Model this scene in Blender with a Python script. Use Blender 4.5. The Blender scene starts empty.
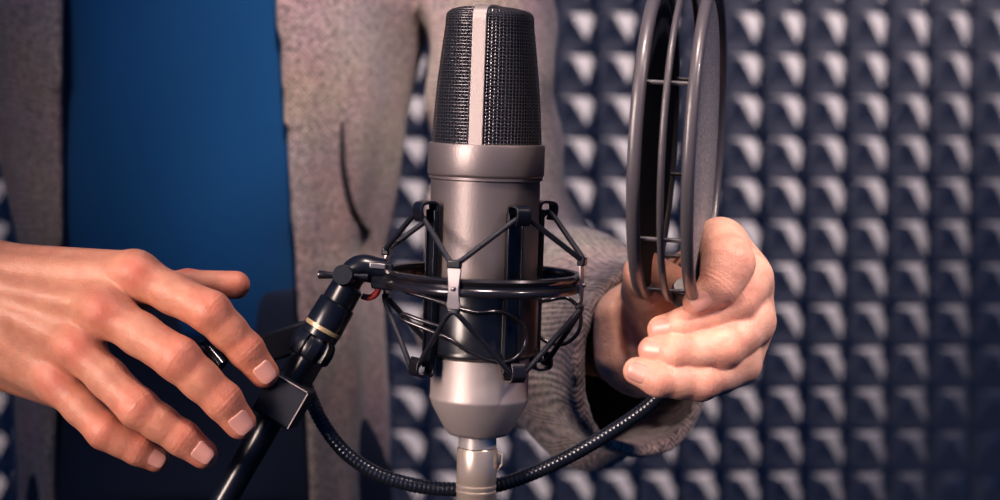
import bpy, math, random
import numpy as np
from mathutils import Vector, Matrix
random.seed(3); np.random.seed(3)
S = bpy.context.scene
COL = S.collection
PI = math.pi
U = 0.0005            # metres per picture pixel at one metre
ZC = 1.1              # height of the lens

def P(px, py, y=0.0):
    """point of the place seen at (px,py) when it stands y metres behind the microphone's plane"""
    return np.array([(px-500)*U*(1+y), y, ZC+(250-py)*U*(1+y)])
def V(*a): return np.array(a, dtype=float)
def nrm(v): v = np.asarray(v, float); return v/np.linalg.norm(v)

# ------------------------------------------------------------------ materials
def new_mat(name):
    m = bpy.data.materials.new(name); m.use_nodes = True
    return m, m.node_tree, m.node_tree.nodes['Principled BSDF']
def N(nt, t, **kw):
    n = nt.nodes.new(t)
    for k, v in kw.items():
        if k in n.inputs: n.inputs[k].default_value = v
        else: setattr(n, k, v)
    return n
def mat(name, col, rough=.5, metal=0., spec=.5, coat=0., nscale=0, nbump=0., nmix=0., aniso=0., sheen=0.):
    m, nt, b = new_mat(name)
    b.inputs['Base Color'].default_value = (*col, 1)
    b.inputs['Roughness'].default_value = rough
    b.inputs['Metallic'].default_value = metal
    b.inputs['Specular IOR Level'].default_value = spec
    b.inputs['Coat Weight'].default_value = coat
    b.inputs['Sheen Weight'].default_value = sheen
    if nscale:
        tc = N(nt, 'ShaderNodeTexCoord'); no = N(nt, 'ShaderNodeTexNoise', Scale=nscale, Detail=5.)
        nt.links.new(tc.outputs['Object'], no.inputs['Vector'])
        if nbump:
            bp = N(nt, 'ShaderNodeBump', Strength=nbump, Distance=.0006)
            nt.links.new(no.outputs['Fac'], bp.inputs['Height']); nt.links.new(bp.outputs[0], b.inputs['Normal'])
        if nmix:
            mx = N(nt, 'ShaderNodeMix', data_type='RGBA')
            mx.inputs[6].default_value = (*[c*(1-nmix) for c in col], 1); mx.inputs[7].default_value = (*[min(1, c*(1+nmix)) for c in col], 1)
            nt.links.new(no.outputs['Fac'], mx.inputs[0]); nt.links.new(mx.outputs[2], b.inputs['Base Color'])
    return m

M = {}
M['mic'] = mat('satin_warm_grey_metal', (.23, .198, .198), .42, .6, nscale=900, nbump=.15)
M['mic_low'] = mat('satin_grey_cone_metal', (.45, .39, .375), .48, .4, nscale=900, nbump=.12)
M['band'] = mat('pale_satin_band', (.42, .36, .345), .45, .5)
M['wire'] = mat('grille_wire', (.17, .16, .17), .36, .7)
M['inner'] = mat('grille_inside', (.006, .010, .022), .8)
M['black'] = mat('black_gloss_metal', (.009, .011, .018), .30, .0, .5, coat=.15, nscale=400, nbump=.08)
M['blacksoft'] = mat('black_plastic', (.014, .017, .028), .55, 0, .3, nscale=700, nbump=.15)
M['ring'] = mat('dark_ring_metal', (.045, .042, .05), .22, .6, .6, coat=.3)
M['clip'] = mat('grey_clip_metal', (.34, .31, .32), .33, .8)
M['cord'] = mat('elastic_cord', (.018, .02, .03), .42, 0, .5, nscale=2500, nbump=.5)
M['chrome'] = mat('nickel', (.66, .55, .46), .30, .55, nscale=300, nbump=.03)
M['stub'] = mat('silver_stub', (.55, .50, .47), .36, .5)
M['gold'] = mat('gold_decal', (.55, .42, .24), .4, .5, nscale=1500, nmix=.6)
M['red'] = mat('red_washer', (.65, .09, .07), .4)
M['edge'] = mat('pale_edge_metal', (.42, .36, .34), .35, .6)
M['hoop'] = mat('dark_grey_hoop_plastic', (.11, .10, .11), .33, 0, .6, coat=.15, nscale=900, nbump=.12)
M['goose'] = mat('gooseneck_metal', (.025, .028, .04), .26, .2, .6, coat=.4)
M['trouser'] = mat('navy_denim', (.006, .014, .038), .9, nscale=900, nbump=.4, nmix=.25)
M['shoe'] = mat('dark_leather', (.03, .02, .015), .4)
M['hair'] = mat('brown_hair', (.05, .03, .02), .6, nscale=200, nbump=.6)
M['nail'] = mat('fingernail', (.74, .38, .31), .36, 0, .4, coat=.1)
M['cable'] = mat('rubber_cable', (.012, .013, .018), .5)
M['floor'] = mat('dark_floor', (.05, .05, .06), .7, nscale=8, nmix=.3)
M['wall'] = mat('dark_wall', (.05, .055, .07), .9, nscale=30, nmix=.2)

def fabric_mesh():      # pop filter stocking: fine weave, its sparkle painted in as small bright specks
    m, nt, b = new_mat('pop_filter_nylon')
    tc = N(nt, 'ShaderNodeTexCoord'); no = N(nt, 'ShaderNodeTexNoise', Scale=750., Detail=4., Roughness=.8)
    r = N(nt, 'ShaderNodeValToRGB'); r.color_ramp.elements[0].position = .46; r.color_ramp.elements[1].position = .74
    r.color_ramp.elements[0].color = (.05, .05, .065, 1); r.color_ramp.elements[1].color = (.85, .75, .74, 1)
    nt.links.new(tc.outputs['Object'], no.inputs['Vector']); nt.links.new(no.outputs['Fac'], r.inputs[0])
    nt.links.new(r.outputs[0], b.inputs['Base Color'])
    bp = N(nt, 'ShaderNodeBump', Strength=.6, Distance=.0006); nt.links.new(no.outputs['Fac'], bp.inputs['Height']); nt.links.new(bp.outputs[0], b.inputs['Normal'])
    b.inputs['Roughness'].default_value = .55; b.inputs['Sheen Weight'].default_value = .3
    return m
M['nylon'] = fabric_mesh()
M['nylon_dark'] = mat('black_nylon', (.02, .026, .045), .7, nscale=1300, nbump=.4)

def foam_mat():
    m, nt, b = new_mat('grey_acoustic_foam')
    tc = N(nt, 'ShaderNodeTexCoord'); no = N(nt, 'ShaderNodeTexNoise', Scale=60., Detail=6.)
    mx = N(nt, 'ShaderNodeMix', data_type='RGBA'); mx.inputs[6].default_value = (.20, .22, .27, 1); mx.inputs[7].default_value = (.29, .30, .34, 1)
    nt.links.new(tc.outputs['Object'], no.inputs['Vector']); nt.links.new(no.outputs['Fac'], mx.inputs[0]); nt.links.new(mx.outputs[2], b.inputs['Base Color'])
    b.inputs['Roughness'].default_value = 1; b.inputs['Specular IOR Level'].default_value = .05
    return m
M['foam'] = foam_mat()

def tweed():
    m, nt, b = new_mat('grey_herringbone_tweed')
    L = nt.links.new
    tc = N(nt, 'ShaderNodeTexCoord'); sp = N(nt, 'ShaderNodeSeparateXYZ'); L(tc.outputs['Object'], sp.inputs[0])
    def mth(op, a, bb=None, c=None):
        n = N(nt, 'ShaderNodeMath', operation=op)
        for i, v in enumerate((a, bb, c)):
            if v is None: continue
            if isinstance(v, (int, float)): n.inputs[i].default_value = v
            else: L(v, n.inputs[i])
        return n.outputs[0]
    xx = mth('ADD', sp.outputs[0], mth('MULTIPLY', sp.outputs[1], .6))
    tri = mth('PINGPONG', xx, .006)
    ph = mth('MULTIPLY', mth('ADD', sp.outputs[2], tri), 2*PI/.0036)
    st = mth('MULTIPLY_ADD', mth('SINE', ph), .5, .5)
    no = N(nt, 'ShaderNodeTexNoise', Scale=260., Detail=6., Roughness=.75); L(tc.outputs['Object'], no.inputs['Vector'])
    no2 = N(nt, 'ShaderNodeTexNoise', Scale=22., Detail=3.); L(tc.outputs['Object'], no2.inputs['Vector'])
    f = mth('ADD', mth('MULTIPLY', st, .34), mth('MULTIPLY_ADD', no.outputs['Fac'], 1.7, -.52))
    r = N(nt, 'ShaderNodeValToRGB'); r.color_ramp.elements[0].color = (.035, .035, .05, 1); r.color_ramp.elements[1].color = (.52, .42, .39, 1)
    r.color_ramp.elements[0].position = .1; r.color_ramp.elements[1].position = .85
    L(f, r.inputs[0])
    mx = N(nt, 'ShaderNodeMix', data_type='RGBA', blend_type='MULTIPLY'); mx.inputs[0].default_value = .35
    L(r.outputs[0], mx.inputs[6]); L(no2.outputs['Color'], mx.inputs[7])
    L(mx.outputs[2], b.inputs['Base Color'])
    bp = N(nt, 'ShaderNodeBump', Strength=.6, Distance=.001); L(f, bp.inputs['Height']); L(bp.outputs[0], b.inputs['Normal'])
    b.inputs['Roughness'].default_value = .95; b.inputs['Specular IOR Level'].default_value = .1; b.inputs['Sheen Weight'].default_value = .3
    return m
M['tweed'] = tweed()
M['shirt'] = mat('blue_cotton_jersey', (.006, .060, .165), .85, 0, .15, nscale=700, nbump=.3, nmix=.12, sheen=.15)
M['seam'] = mat('dark_pocket_piping', (.015, .014, .02), .9)

def skin_mat():
    m, nt, b = new_mat('skin')
    L = nt.links.new
    at = N(nt, 'ShaderNodeVertexColor', layer_name='tone')
    tc = N(nt, 'ShaderNodeTexCoord')
    no = N(nt, 'ShaderNodeTexNoise', Scale=120., Detail=5.); L(tc.outputs['Object'], no.inputs['Vector'])
    r = N(nt, 'ShaderNodeValToRGB'); r.color_ramp.elements[0].color = (.80, .72, .70, 1); r.color_ramp.elements[1].color = (1, 1, 1, 1)
    r.color_ramp.elements[0].position = .3; r.color_ramp.elements[1].position = .65
    L(no.outputs['Fac'], r.inputs[0])
    mx = N(nt, 'ShaderNodeMix', data_type='RGBA', blend_type='MULTIPLY'); mx.inputs[0].default_value = .8
    L(at.outputs['Color'], mx.inputs[6]); L(r.outputs[0], mx.inputs[7]); L(mx.outputs[2], b.inputs['Base Color'])
    vo = N(nt, 'ShaderNodeTexVoronoi', Scale=900.); L(tc.outputs['Object'], vo.inputs['Vector'])
    n3 = N(nt, 'ShaderNodeTexNoise', Scale=350., Detail=6.); L(tc.outputs['Object'], n3.inputs['Vector'])
    ad = N(nt, 'ShaderNodeMath', operation='MULTIPLY_ADD'); ad.inputs[1].default_value = .35
    L(vo.outputs['Distance'], ad.inputs[0]); L(n3.outputs['Fac'], ad.inputs[2])
    bp = N(nt, 'ShaderNodeBump', Strength=.45, Distance=.0007); L(ad.outputs[0], bp.inputs['Height']); L(bp.outputs[0], b.inputs['Normal'])
    b.inputs['Roughness'].default_value = .45; b.inputs['Specular IOR Level'].default_value = .4
    b.inputs['Subsurface Weight'].default_value = .25; b.inputs['Subsurface Radius'].default_value = (1, .3, .15); b.inputs['Subsurface Scale'].default_value = .004
    return m
M['skin'] = skin_mat()

# ------------------------------------------------------------------ mesh helpers
def frame(d, up=(0, 0, 1)):
    d = nrm(d); up = np.asarray(up, float)
    if abs(np.dot(d, nrm(up))) > .98: up = V(1, 0, 0)
    x = nrm(np.cross(up, d)); y = np.cross(d, x)
    return x, y, d
class MB:
    def __init__(s): s.v = []; s.f = []
    def add(s, vs, fs):
        o = len(s.v); s.v += [tuple(map(float, q)) for q in vs]; s.f += [tuple(i+o for i in q) for q in fs]; return s
    def tube(s, pts, r, n=10, caps=True, closed=False, rx=None, up=(0, 0, 1)):
        """round tube along points; r one number or one per point; rx: half-width for flat straps (across 'up')"""
        pts = [np.asarray(p, float) for p in pts]; k = len(pts); vs = []; fs = []
        rs = r if hasattr(r, '__len__') else [r]*k
        X = None
        for i, p in enumerate(pts):
            if closed: d = pts[(i+1) % k]-pts[i-1]
            else: d = pts[min(i+1, k-1)]-pts[max(i-1, 0)]
            d = nrm(d)
            if X is None: X, Y, _ = frame(d, up)
            else:
                X = X-d*np.dot(X, d); X = nrm(X); Y = np.cross(d, X)
            for j in range(n):
                a = 2*PI*(j+.5)/n
                vs.append(p+X*math.cos(a)*(rx if rx else rs[i])+Y*math.sin(a)*rs[i])
        for i in range(k if closed else k-1):
            for j in range(n):
                a = i*n+j; b = i*n+(j+1) % n; c = ((i+1) % k)*n
                fs.append((a, b, c+(j+1) % n, c+j))
        if caps and not closed:
            fs.append(tuple(range(n))[::-1]); fs.append(tuple((k-1)*n+j for j in range(n)))
        return s.add(vs, fs)
    def strap(s, pts, w, t, side):
        """flat strap of width w (along 'side') and thickness t swept along points"""
        pts = [np.asarray(p, float) for p in pts]; k = len(pts); vs = []; fs = []; side = nrm(side)
        for i, p in enumerate(pts):
            d = nrm(pts[min(i+1, k-1)]-pts[max(i-1, 0)]); nn = nrm(np.cross(d, side))
            for a, b in ((-1, -1), (1, -1), (1, 1), (-1, 1)): vs.append(p+side*a*w/2+nn*b*t/2)
        for i in range(k-1):
            for j in range(4): fs.append((i*4+j, i*4+(j+1) % 4, (i+1)*4+(j+1) % 4, (i+1)*4+j))
        fs += [(3, 2, 1, 0), tuple((k-1)*4+j for j in range(4))]
        return s.add(vs, fs)
    def lathe(s, prof, n=64, c=(0, 0, 0), d=(0, 0, 1), up=(0, 1, 0), closed=False, lobes=None):
        """prof: (radius, distance along d)"""
        X, Y, D = frame(d, up); c = np.asarray(c, float); vs = []; fs = []
        for (r, h) in prof:
            for j in range(n):
                a = 2*PI*j/n; rr = r*(lobes(a) if lobes else 1)
                vs.append(c+D*h+X*math.cos(a)*rr+Y*math.sin(a)*rr)
        k = len(prof)
        for i in range(k if closed else k-1):
            for j in range(n):
                fs.append((i*n+j, i*n+(j+1) % n, ((i+1) % k)*n+(j+1) % n, ((i+1) % k)*n+j))
        if not closed:
            if prof[0][0] > 1e-6: fs.append(tuple(range(n))[::-1])
            if prof[-1][0] > 1e-6: fs.append(tuple((k-1)*n+j for j in range(n)))
        return s.add(vs, fs)
    def box(s, c, X, Y, Z, sx, sy, sz):
        c = np.asarray(c, float); X, Y, Z = nrm(X), nrm(Y), nrm(Z)
        vs = [c+X*a*sx/2+Y*b*sy/2+Z*e*sz/2 for e in (-1, 1) for a, b in ((-1, -1), (1, -1), (1, 1), (-1, 1))]
        return s.add(vs, [(3, 2, 1, 0), (4, 5, 6, 7)]+[(j, (j+1) % 4, 4+(j+1) % 4, 4+j) for j in range(4)])
    def ball(s, c, r, n=16, sc=(1, 1, 1)):
        c = np.asarray(c, float); vs = []; fs = []; m = n//2
        for i in range(m+1):
            t = PI*i/m
            for j in range(n):
                a = 2*PI*j/n; vs.append(c+V(math.sin(t)*math.cos(a)*sc[0], math.sin(t)*math.sin(a)*sc[1], math.cos(t)*sc[2])*r)
        for i in range(m):
            for j in range(n): fs.append((i*n+j, (i+1)*n+j, (i+1)*n+(j+1) % n, i*n+(j+1) % n))
        return s.add(vs, fs)
    def build(s, name, m, parent=None, smooth=True, bevel=0, angle=40, T=None):
        me = bpy.data.meshes.new(name); vs = s.v
        if T is not None: vs = [tuple(T @ Vector(q)) for q in vs]
        if parent is not None and T is None and parent.matrix_world != Matrix.Identity(4) and not parent.get('_loc'):
            pass
        me.from_pydata(vs, [], s.f); me.validate(); me.update()
        return link(name, me, m, parent, smooth, bevel, angle)
import bmesh
def link(name, me, m, parent=None, smooth=True, bevel=0, angle=40):
    bm = bmesh.new(); bm.from_mesh(me); bmesh.ops.remove_doubles(bm, verts=bm.verts, dist=1e-7); bmesh.ops.recalc_face_normals(bm, faces=bm.faces); bm.to_mesh(me); bm.free()
    me.materials.append(m)
    o = bpy.data.objects.new(name, me); COL.objects.link(o)
    if parent is not None:
        o.parent = parent
        if parent.get('world_verts'):          # the mesh was written in world metres
            root = parent
            off = Vector((0, 0, 0))
            while root is not None: off += root.location; root = root.parent
            me.transform(Matrix.Translation(-off))
    if smooth:
        me.shade_smooth()
        me.set_sharp_from_angle(angle=math.radians(angle))
    if bevel:
        b = o.modifiers.new('bevel', 'BEVEL'); b.width = bevel; b.segments = 3; b.limit_method = 'ANGLE'; b.angle_limit = math.radians(35)
    return o
def tag(o, label=None, cat=None, group=None, kind=None):
    for k, v in (('label', label), ('category', cat), ('group', group), ('kind', kind)):
        if v: o[k] = v
    return o
def empty(name, loc=(0, 0, 0), world=True):
    o = bpy.data.objects.new(name, None); o.empty_display_size = .05; COL.objects.link(o); o.location = Vector(loc)
    if world: o['world_verts'] = 1
    return o
def sub(o, part):
    o.parent = part; return o
def spline(pts, n=12, closed=False):
    """Catmull-Rom through points"""
    p = [np.asarray(q, float) for q in pts]; out = []; k = len(p)
    for i in range(k if closed else k-1):
        if closed: a, b, c, d = p[i-1], p[i], p[(i+1) % k], p[(i+2) % k]
        else: a, b, c, d = p[max(i-1, 0)], p[i], p[i+1], p[min(i+2, k-1)]
        for j in range(n):
            t = j/n; out.append(.5*((2*b)+(c-a)*t+(2*a-5*b+4*c-d)*t*t+(3*b-a-3*c+d)*t**3))
    if not closed: out.append(p[-1])
    return out

# ------------------------------------------------------------------ the room
wall_y = 1.42
mb = MB(); mb.box((0, wall_y+.05, 1.35), (1, 0, 0), (0, 1, 0), (0, 0, 1), 5, .1, 2.7)
tag(mb.build('wall_back', M['wall'], None, False), kind='structure')
mb = MB(); mb.box((0, .0, -.05), (1, 0, 0), (0, 1, 0), (0, 0, 1), 5, 5, .1)
tag(mb.build('floor', M['floor'], None, False), kind='structure')

# pyramid foam: pitch 50 mm, tips leaning up and a little to the left
def foam():
    pt = .0500; D0 = 1.35; sc = U*(1+D0)
    # one valley crossing of the grid stands at picture position (767,10)
    x0 = (767.5-500)*sc; z0 = ZC+(250-8.5)*sc
    ni0, ni1, nj0, nj1 = -36, 26, -24, 14
    vs = []; fs = []; q = 6
    H = .036; ax, az = FOAM_AX, FOAM_AZ      # apex within the cell (0..1 from left, 0..1 from bottom)
    base = wall_y-.022
    for i in range(ni0, ni1):
        for j in range(nj0, nj1):
            o = len(vs); X = x0+i*pt; Z = z0+j*pt
            ap = V(X+ax*pt, base-H, Z+az*pt)
            cs = [V(X, base, Z), V(X+pt, base, Z), V(X+pt, base, Z+pt), V(X, base, Z+pt)]
            t = .93
            tips = [c+(ap-c)*t for c in cs]
            vs += cs+tips
            for a in range(4): fs.append((o+a, o+(a+1) % 4, o+4+(a+1) % 4, o+4+a))
            fs.append((o+4, o+5, o+6, o+7))
    # the backing slab
    o = len(vs); xa, xb, za, zb = x0+ni0*pt, x0+ni1*pt, z0+nj0*pt, z0+nj1*pt
    za = 0.0
    for y in (base, wall_y-.001):
        vs += [V(xa, y, za), V(xb, y, za), V(xb, y, zb), V(xa, y, zb)]
    for a in range(4): fs.append((o+a, o+(a+1) % 4, o+4+(a+1) % 4, o+4+a))
    fs.append((o+4, o+5, o+6, o+7))
    m = MB(); m.add(vs, fs)
    ob = m.build('acoustic_foam_panel', M['foam'], None, False)
    tag(ob, 'grey pyramid acoustic foam covering the wall behind the person', 'foam panel')
FOAM_AX, FOAM_AZ = .40, .90
foam()

# ------------------------------------------------------------------ microphone frame
mic_T = Matrix.Translation(Vector(P(482.5, 281))) @ Matrix.Rotation(math.radians(1.8), 4, 'Y') @ Matrix.Rotation(math.radians(4.6), 4, 'X')
def mic_empty(name):
    o = empty(name, world=False); o.matrix_world = mic_T; return o
mm = .001
mic = mic_empty('studio_microphone')
tag(mic, 'large grey studio condenser microphone standing upright in the black shock mount', 'microphone')
# body under the collar
body = [(0, 52.5), (28.4, 52.5), (28.4, 51.2), (27.2, 50.6), (27.2, -36), (26.2, -37), (24.0, -37.3)]
MB().lathe([(r*mm, z*mm) for r, z in body[1:]], 96).build('body', M['mic'], mic)
cone = [(23.5, -37.5), (24.4, -37.9), (24.6, -39), (24.6, -57.2), (24.9, -58), (24.9, -59.0), (24.6, -59.8), (23.4, -63), (16.5, -75.3), (14.5, -77.2), (11, -78), (9.5, -78)]
MB().lathe([(r*mm, z*mm) for r, z in cone], 96).build('lower_cone', M['mic_low'], mic)
col_ = [(26.5, 52.6), (28.2, 52.6), (28.9, 53.3), (29.1, 54), (29.1, 67.6), (28.7, 68.6), (27.8, 68.9), (26.2, 68.6), (26.0, 66)]
MB().lathe([(r*mm, z*mm) for r, z in col_], 96).build('collar', M['mic'], mic)
MB().lathe([(r*mm, z*mm) for r, z in [(9.4, -77.5), (9.6, -83.8), (9.2, -84)]], 48).build('connector_stub', M['stub'], mic)

# head: round at the collar, narrowing to a wedge at the top
Zb, Zt = 67.0, 136.0
def head_pt(a, s):
    """a: angle from the front (towards the camera), s: 0 at the collar .. 1 along the crown.  mm"""
    if s < .78:
        t = s/.78; z = Zb+(Zt-9-Zb)*t; k = 1.0
        t2 = (z-Zb)/(Zt-Zb)
    else:
        u = (s-.78)/.22; ph = u*PI/2
        z = Zt-9+9*math.sin(ph); k = 1-(1-math.cos(ph))**1.0*1.0
        t2 = (Zt-9-Zb)/(Zt-Zb)
    wx = 27.0-8.0*t2**1.4; wy = 27.0-1.5*t2
    # superellipse section, flatter sides higher up
    e = 2+1.1*t2
    c, sn = math.cos(a), math.sin(a)
    r = (abs(sn/wx)**e+abs(c/wy)**e)**(-1/e)
    if s >= .78:
        k = math.cos((s-.78)/.22*PI/2)
        rr = max(r-9, 0)+9*k if False else r*(1-(1-k)**2.2) if k > 0 else 0
        # crown: keep the shoulder round and close to the middle
        r = rr
    return V(r*sn, -r*c, z)
yaw = math.radians(-11)
def hp(a, s, off=0.0):
    p = head_pt(a, min(max(s, 0), 1))
    # outward offset
    if off:
        e = .01; q1 = head_pt(a+e, min(s, .995)); q0 = head_pt(a-e, min(s, .995)); q3 = head_pt(a, min(s+e, 1)); q2 = head_pt(a, max(s-e, 0))
        n_ = np.cross(q1-q0, q3-q2); L_ = np.linalg.norm(n_)
        n_ = n_/L_ if L_ > 1e-6 else V(0, 0, 1)
        if np.dot(n_, V(p[0], p[1], 8 if s > .8 else 0)) < 0: n_ = -n_
        if s > .985: n_ = V(0, 0, 1)
        p = p+n_*off
    c, s_ = math.cos(yaw), math.sin(yaw)
    return V(p[0]*c+p[1]*-s_*-1*0-p[1]*s_, p[0]*s_+p[1]*c, p[2])*mm
# inner dark core
vs = []; fs = []; na, nsx = 48, 40
for i in range(nsx+1):
    for j in range(na): vs.append(hp(2*PI*j/na, i/nsx, -1.0))
for i in range(nsx):
    for j in range(na): fs.append((i*na+j, i*na+(j+1) % na, (i+1)*na+(j+1) % na, (i+1)*na+j))
MB().add(vs, fs).build('grille_lining', M['inner'], mic)
# woven wires, in two shells either side of the band
def wires(a0, a1, name):
    mbw = MB(); nv = 42; nh = 46; am = .26; rw = .20
    for i in range(nv):
        a = a0+(a1-a0)*(i+.5)/nv; pts = []
        for j in range(nh*2+1):
            s = j/(nh*2)
            if s > .985: break
            pts.append(hp(a, s, am*math.sin(PI*(j+.5)+PI*i)))
        mbw.tube(pts, rw*mm, 4, caps=False)
    for j in range(nh):
        s = (j+.5)/nh*.985; pts = []
        for i in range(nv*2+1):
            a = a0+(a1-a0)*i/(nv*2)
            pts.append(hp(a, s, -am*math.sin(PI*(i*.5)*2/1+PI*.5+PI*j) if i % 2 else am*(1 if (i//2+j) % 2 else -1)*.2))
        mbw.tube(pts, rw*mm, 4, caps=False)
    o = mbw.build(name, M['wire'], mic)
    return o
bw = math.radians(7.5)
wires(bw, PI-bw, 'grille_shell'); wires(PI+bw, 2*PI-bw, 'grille_shell')
# the metal band running up the front, over the crown and down the back
pts = []
for j in range(61): pts.append((0, j/60*.985))
for j in range(60, -1, -1): pts.append((PI, j/60*.985))
def band_pts(off):
    return [hp(a, s, off) for a, s in pts]
c_, s_ = math.cos(yaw), math.sin(yaw)
MB().strap(band_pts(.5), 7.0*mm, 1.6*mm, V(c_, s_, 0)).build('band', M['band'], mic, bevel=.0004)

# ------------------------------------------------------------------ XLR plug under the microphone
xlr = mic_empty('cable_plug'); tag(xlr, 'shiny nickel cable plug pushed into the bottom of the microphone', 'plug')
pr = [(8.0, -84.2), (9.7, -84.2), (10.1, -84.8), (10.1, -101.5), (9.8, -102), (9.8, -102.8), (10.2, -103.2), (10.2, -104.5), (9.8, -105), (9.8, -105.6), (10.2, -106), (10.2, -107), (9.8, -107.5), (9.8, -125), (8, -128), (5, -140), (3.2, -150)]
MB().lathe([(r*mm, z*mm) for r, z in pr], 64).build('shell', M['chrome'], xlr)
MB().strap([V(10.2, -1.5, -86)*mm, V(12.2, -1.8, -87)*mm, V(12.4, -1.8, -92)*mm, V(10.4, -1.5, -95)*mm], 3.4*mm, .9*mm, V(.2, -1, 0)).build('latch', M['chrome'], xlr, bevel=.0003)
cab = []
for i in range(60):
    t = i/59; cab.append(V(0+.02*math.sin(t*5), .0+.10*t*t, -.148-.94*t))
MB().tube(cab, .0031, 10).build('cable', M['cable'], xlr)

# ------------------------------------------------------------------ shock mount
sm = mic_empty('shock_mount'); tag(sm, 'black elastic shock mount ring cradling the grey microphone', 'shock mount')
def C(R, a, z): a = math.radians(a); return V(R*math.sin(a), -R*math.cos(a), z)*mm
ringp = []
for k in range(16): a = 2*PI*k/16; ringp.append((48.2+1.9*math.cos(a), 3.0+1.9*math.sin(a)))
z0 = 1.0
prof = [(46.2, 4.6), (47.6, 5.0), (49.2, 4.6), (49.9, 3.4), (49.6, 2.0), (48.7, 1.2), (48.7, .2), (49.9, -.7), (50.3, -2.2), (49.8, -3.7), (48.4, -4.3), (46.6, -4.0), (45.9, -2.4), (45.9, 3.4)]
MB().lathe([(r*mm, (z+z0-.5)*mm) for r, z in prof], 128, closed=True).build('ring', M['ring'], sm)
# inner sleeve that clasps the body
MB().lathe([(27.3*mm, 2.5*mm), (28.6*mm, 2.8*mm), (28.9*mm, 2.0*mm), (28.9*mm, .6*mm), (28.3*mm, 0), (28.3*mm, -33*mm), (28.8*mm, -33.6*mm), (28.8*mm, -35.4*mm), (28.2*mm, -36*mm), (27.3*mm, -36*mm)], 96, closed=True).build('sleeve', M['black'], sm)
zt, zl = 37.0, -43.0
for a in (29, -54, 119, -150):
    ra = math.radians(a); tang = V(math.cos(ra), math.sin(ra), 0)
    m = MB()
    wp = 8.6 if a == 29 else 7.6
    # channel shaped upright: web and two lips
    m.box(C(30.3, a, (zt+zl)/2), tang, (0, 0, 1), C(1, a, 0), wp*mm, (zt-zl-2)*mm, 1.4*mm)
    for sg in (-1, 1):
        m.box(C(31.2, a, (zt+zl)/2)+tang*sg*(wp/2-.5)*mm, tang, (0, 0, 1), C(1, a, 0), 1.0*mm, (zt-zl-2)*mm, 3.0*mm)
    m.build('upright', M['black'], sm, bevel=.0003)
    for sg, z in ((1, zt), (-1, zl)):
        h = MB()
        pts_ = [C(30.3, a, z-sg*7), C(30.3, a, z+sg*.2), C(31.2, a, z+sg*2.2), C(33.5, a, z+sg*2.8), C(38.0, a, z+sg*2.3), C(39.6, a, z+sg*1.0), C(39.9, a, z-sg*1.2), C(39.2, a, z-sg*4.5), C(38.2, a, z-sg*6.5)]
        h.strap(spline(pts_, 4), 7.6*mm, 1.4*mm, tang)
        ho = h.build('hook', M['black'] if sg > 0 or a == -150 else M['ring'], sm, bevel=.0003)
clips = (-15, 75, 165, -105)
for a in clips:
    ra = math.radians(a); tang = V(math.cos(ra), math.sin(ra), 0)
    vs = []; prof2 = [(11.5, 2.6), (9, 3.5), (4.5, 2.9), (0, 2.7), (-4.5, 2.9), (-8, 3.5), (-10.0, 2.4)]
    for z, w in prof2:
        for r_, sgn in ((50.2, -1), (50.2, 1), (51.6, 1), (51.6, -1)):
            vs.append(C(r_-.10*abs(z)*.6, a, z+z0-.5)+tang*w*sgn*mm)
    fs = [(3, 2, 1, 0)]+[(i*4+j, i*4+(j+1) % 4, i*4+4+(j+1) % 4, i*4+4+j) for i in range(len(prof2)-1) for j in range(4)]+[tuple((len(prof2)-1)*4+j for j in range(4))]
    clip_o = MB().add(vs, fs).build('clip', M['clip'], sm, bevel=.0003)
    MB().box(C(50.6, a, 12.4), tang, (0, 0, 1), C(1, a, 0), 6.8*mm, 4.2*mm, 4.0*mm).build('cord_cap', M['black'], sm, bevel=.0008)
    MB().box(C(50.2, a, -10.2), tang, (0, 0, 1), C(1, a, 0), 6.2*mm, 2.6*mm, 3.4*mm).build('cord_cap', M['black'], sm, bevel=.0008)
    rv = MB().ball(C(51.9, a, .6), 1.2*mm, 12); sub(rv.build('rivet', M['clip'], sm), clip_o)
# elastic cord: one continuous zigzag above the ring, one below
def zig(z_h, z_c, nm):
    pts_ = []
    for k in range(4):
        a = -15+90*k
        cc = C(50.8, a, z_c); hh = C(37.4, a+45, z_h)
        ta = math.radians(a); tang = V(math.cos(ta), math.sin(ta), 0)
        th = math.radians(a+45); tah = V(math.cos(th), math.sin(th), 0)
        sg = 1 if z_h > 0 else -1
        pts_ += [cc-tang*2.4*mm+V(0, 0, sg*.8*mm), cc-V(0, 0, sg*.4*mm), cc+tang*2.4*mm+V(0, 0, sg*.8*mm)]
        pts_ += [hh-tah*3.4*mm, hh+V(0, 0, sg*.9*mm), hh+tah*3.4*mm]
    # straight runs with rounded turns
    out = []
    k = len(pts_)
    for i in range(k):
        p, q = pts_[i], pts_[(i+1) % k]; d = np.linalg.norm(q-p)
        n = 10 if d > .01 else 3
        for j in range(n): out.append(p+(q-p)*j/n)
    for _ in range(2):
        out = [(out[i-1]+2*out[i]+out[(i+1) % len(out)])/4 for i in range(len(out))]
    MB().tube(out, 1.38*mm, 10, closed=True).build('elastic_cord', M['cord'], sm)
zig(zt-3.2, 12.6, 'u'); zig(zl+1.2, -10.6, 'l')
# silver ferrule where the cord ends are joined, at the left clip
fa = C(49.5, -108, 14.2); MB().tube([fa, fa+V(2.6, -1.0, 4.2)*mm], 1.7*mm, 12).build('cord_ferrule', M['clip'], sm)
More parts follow.
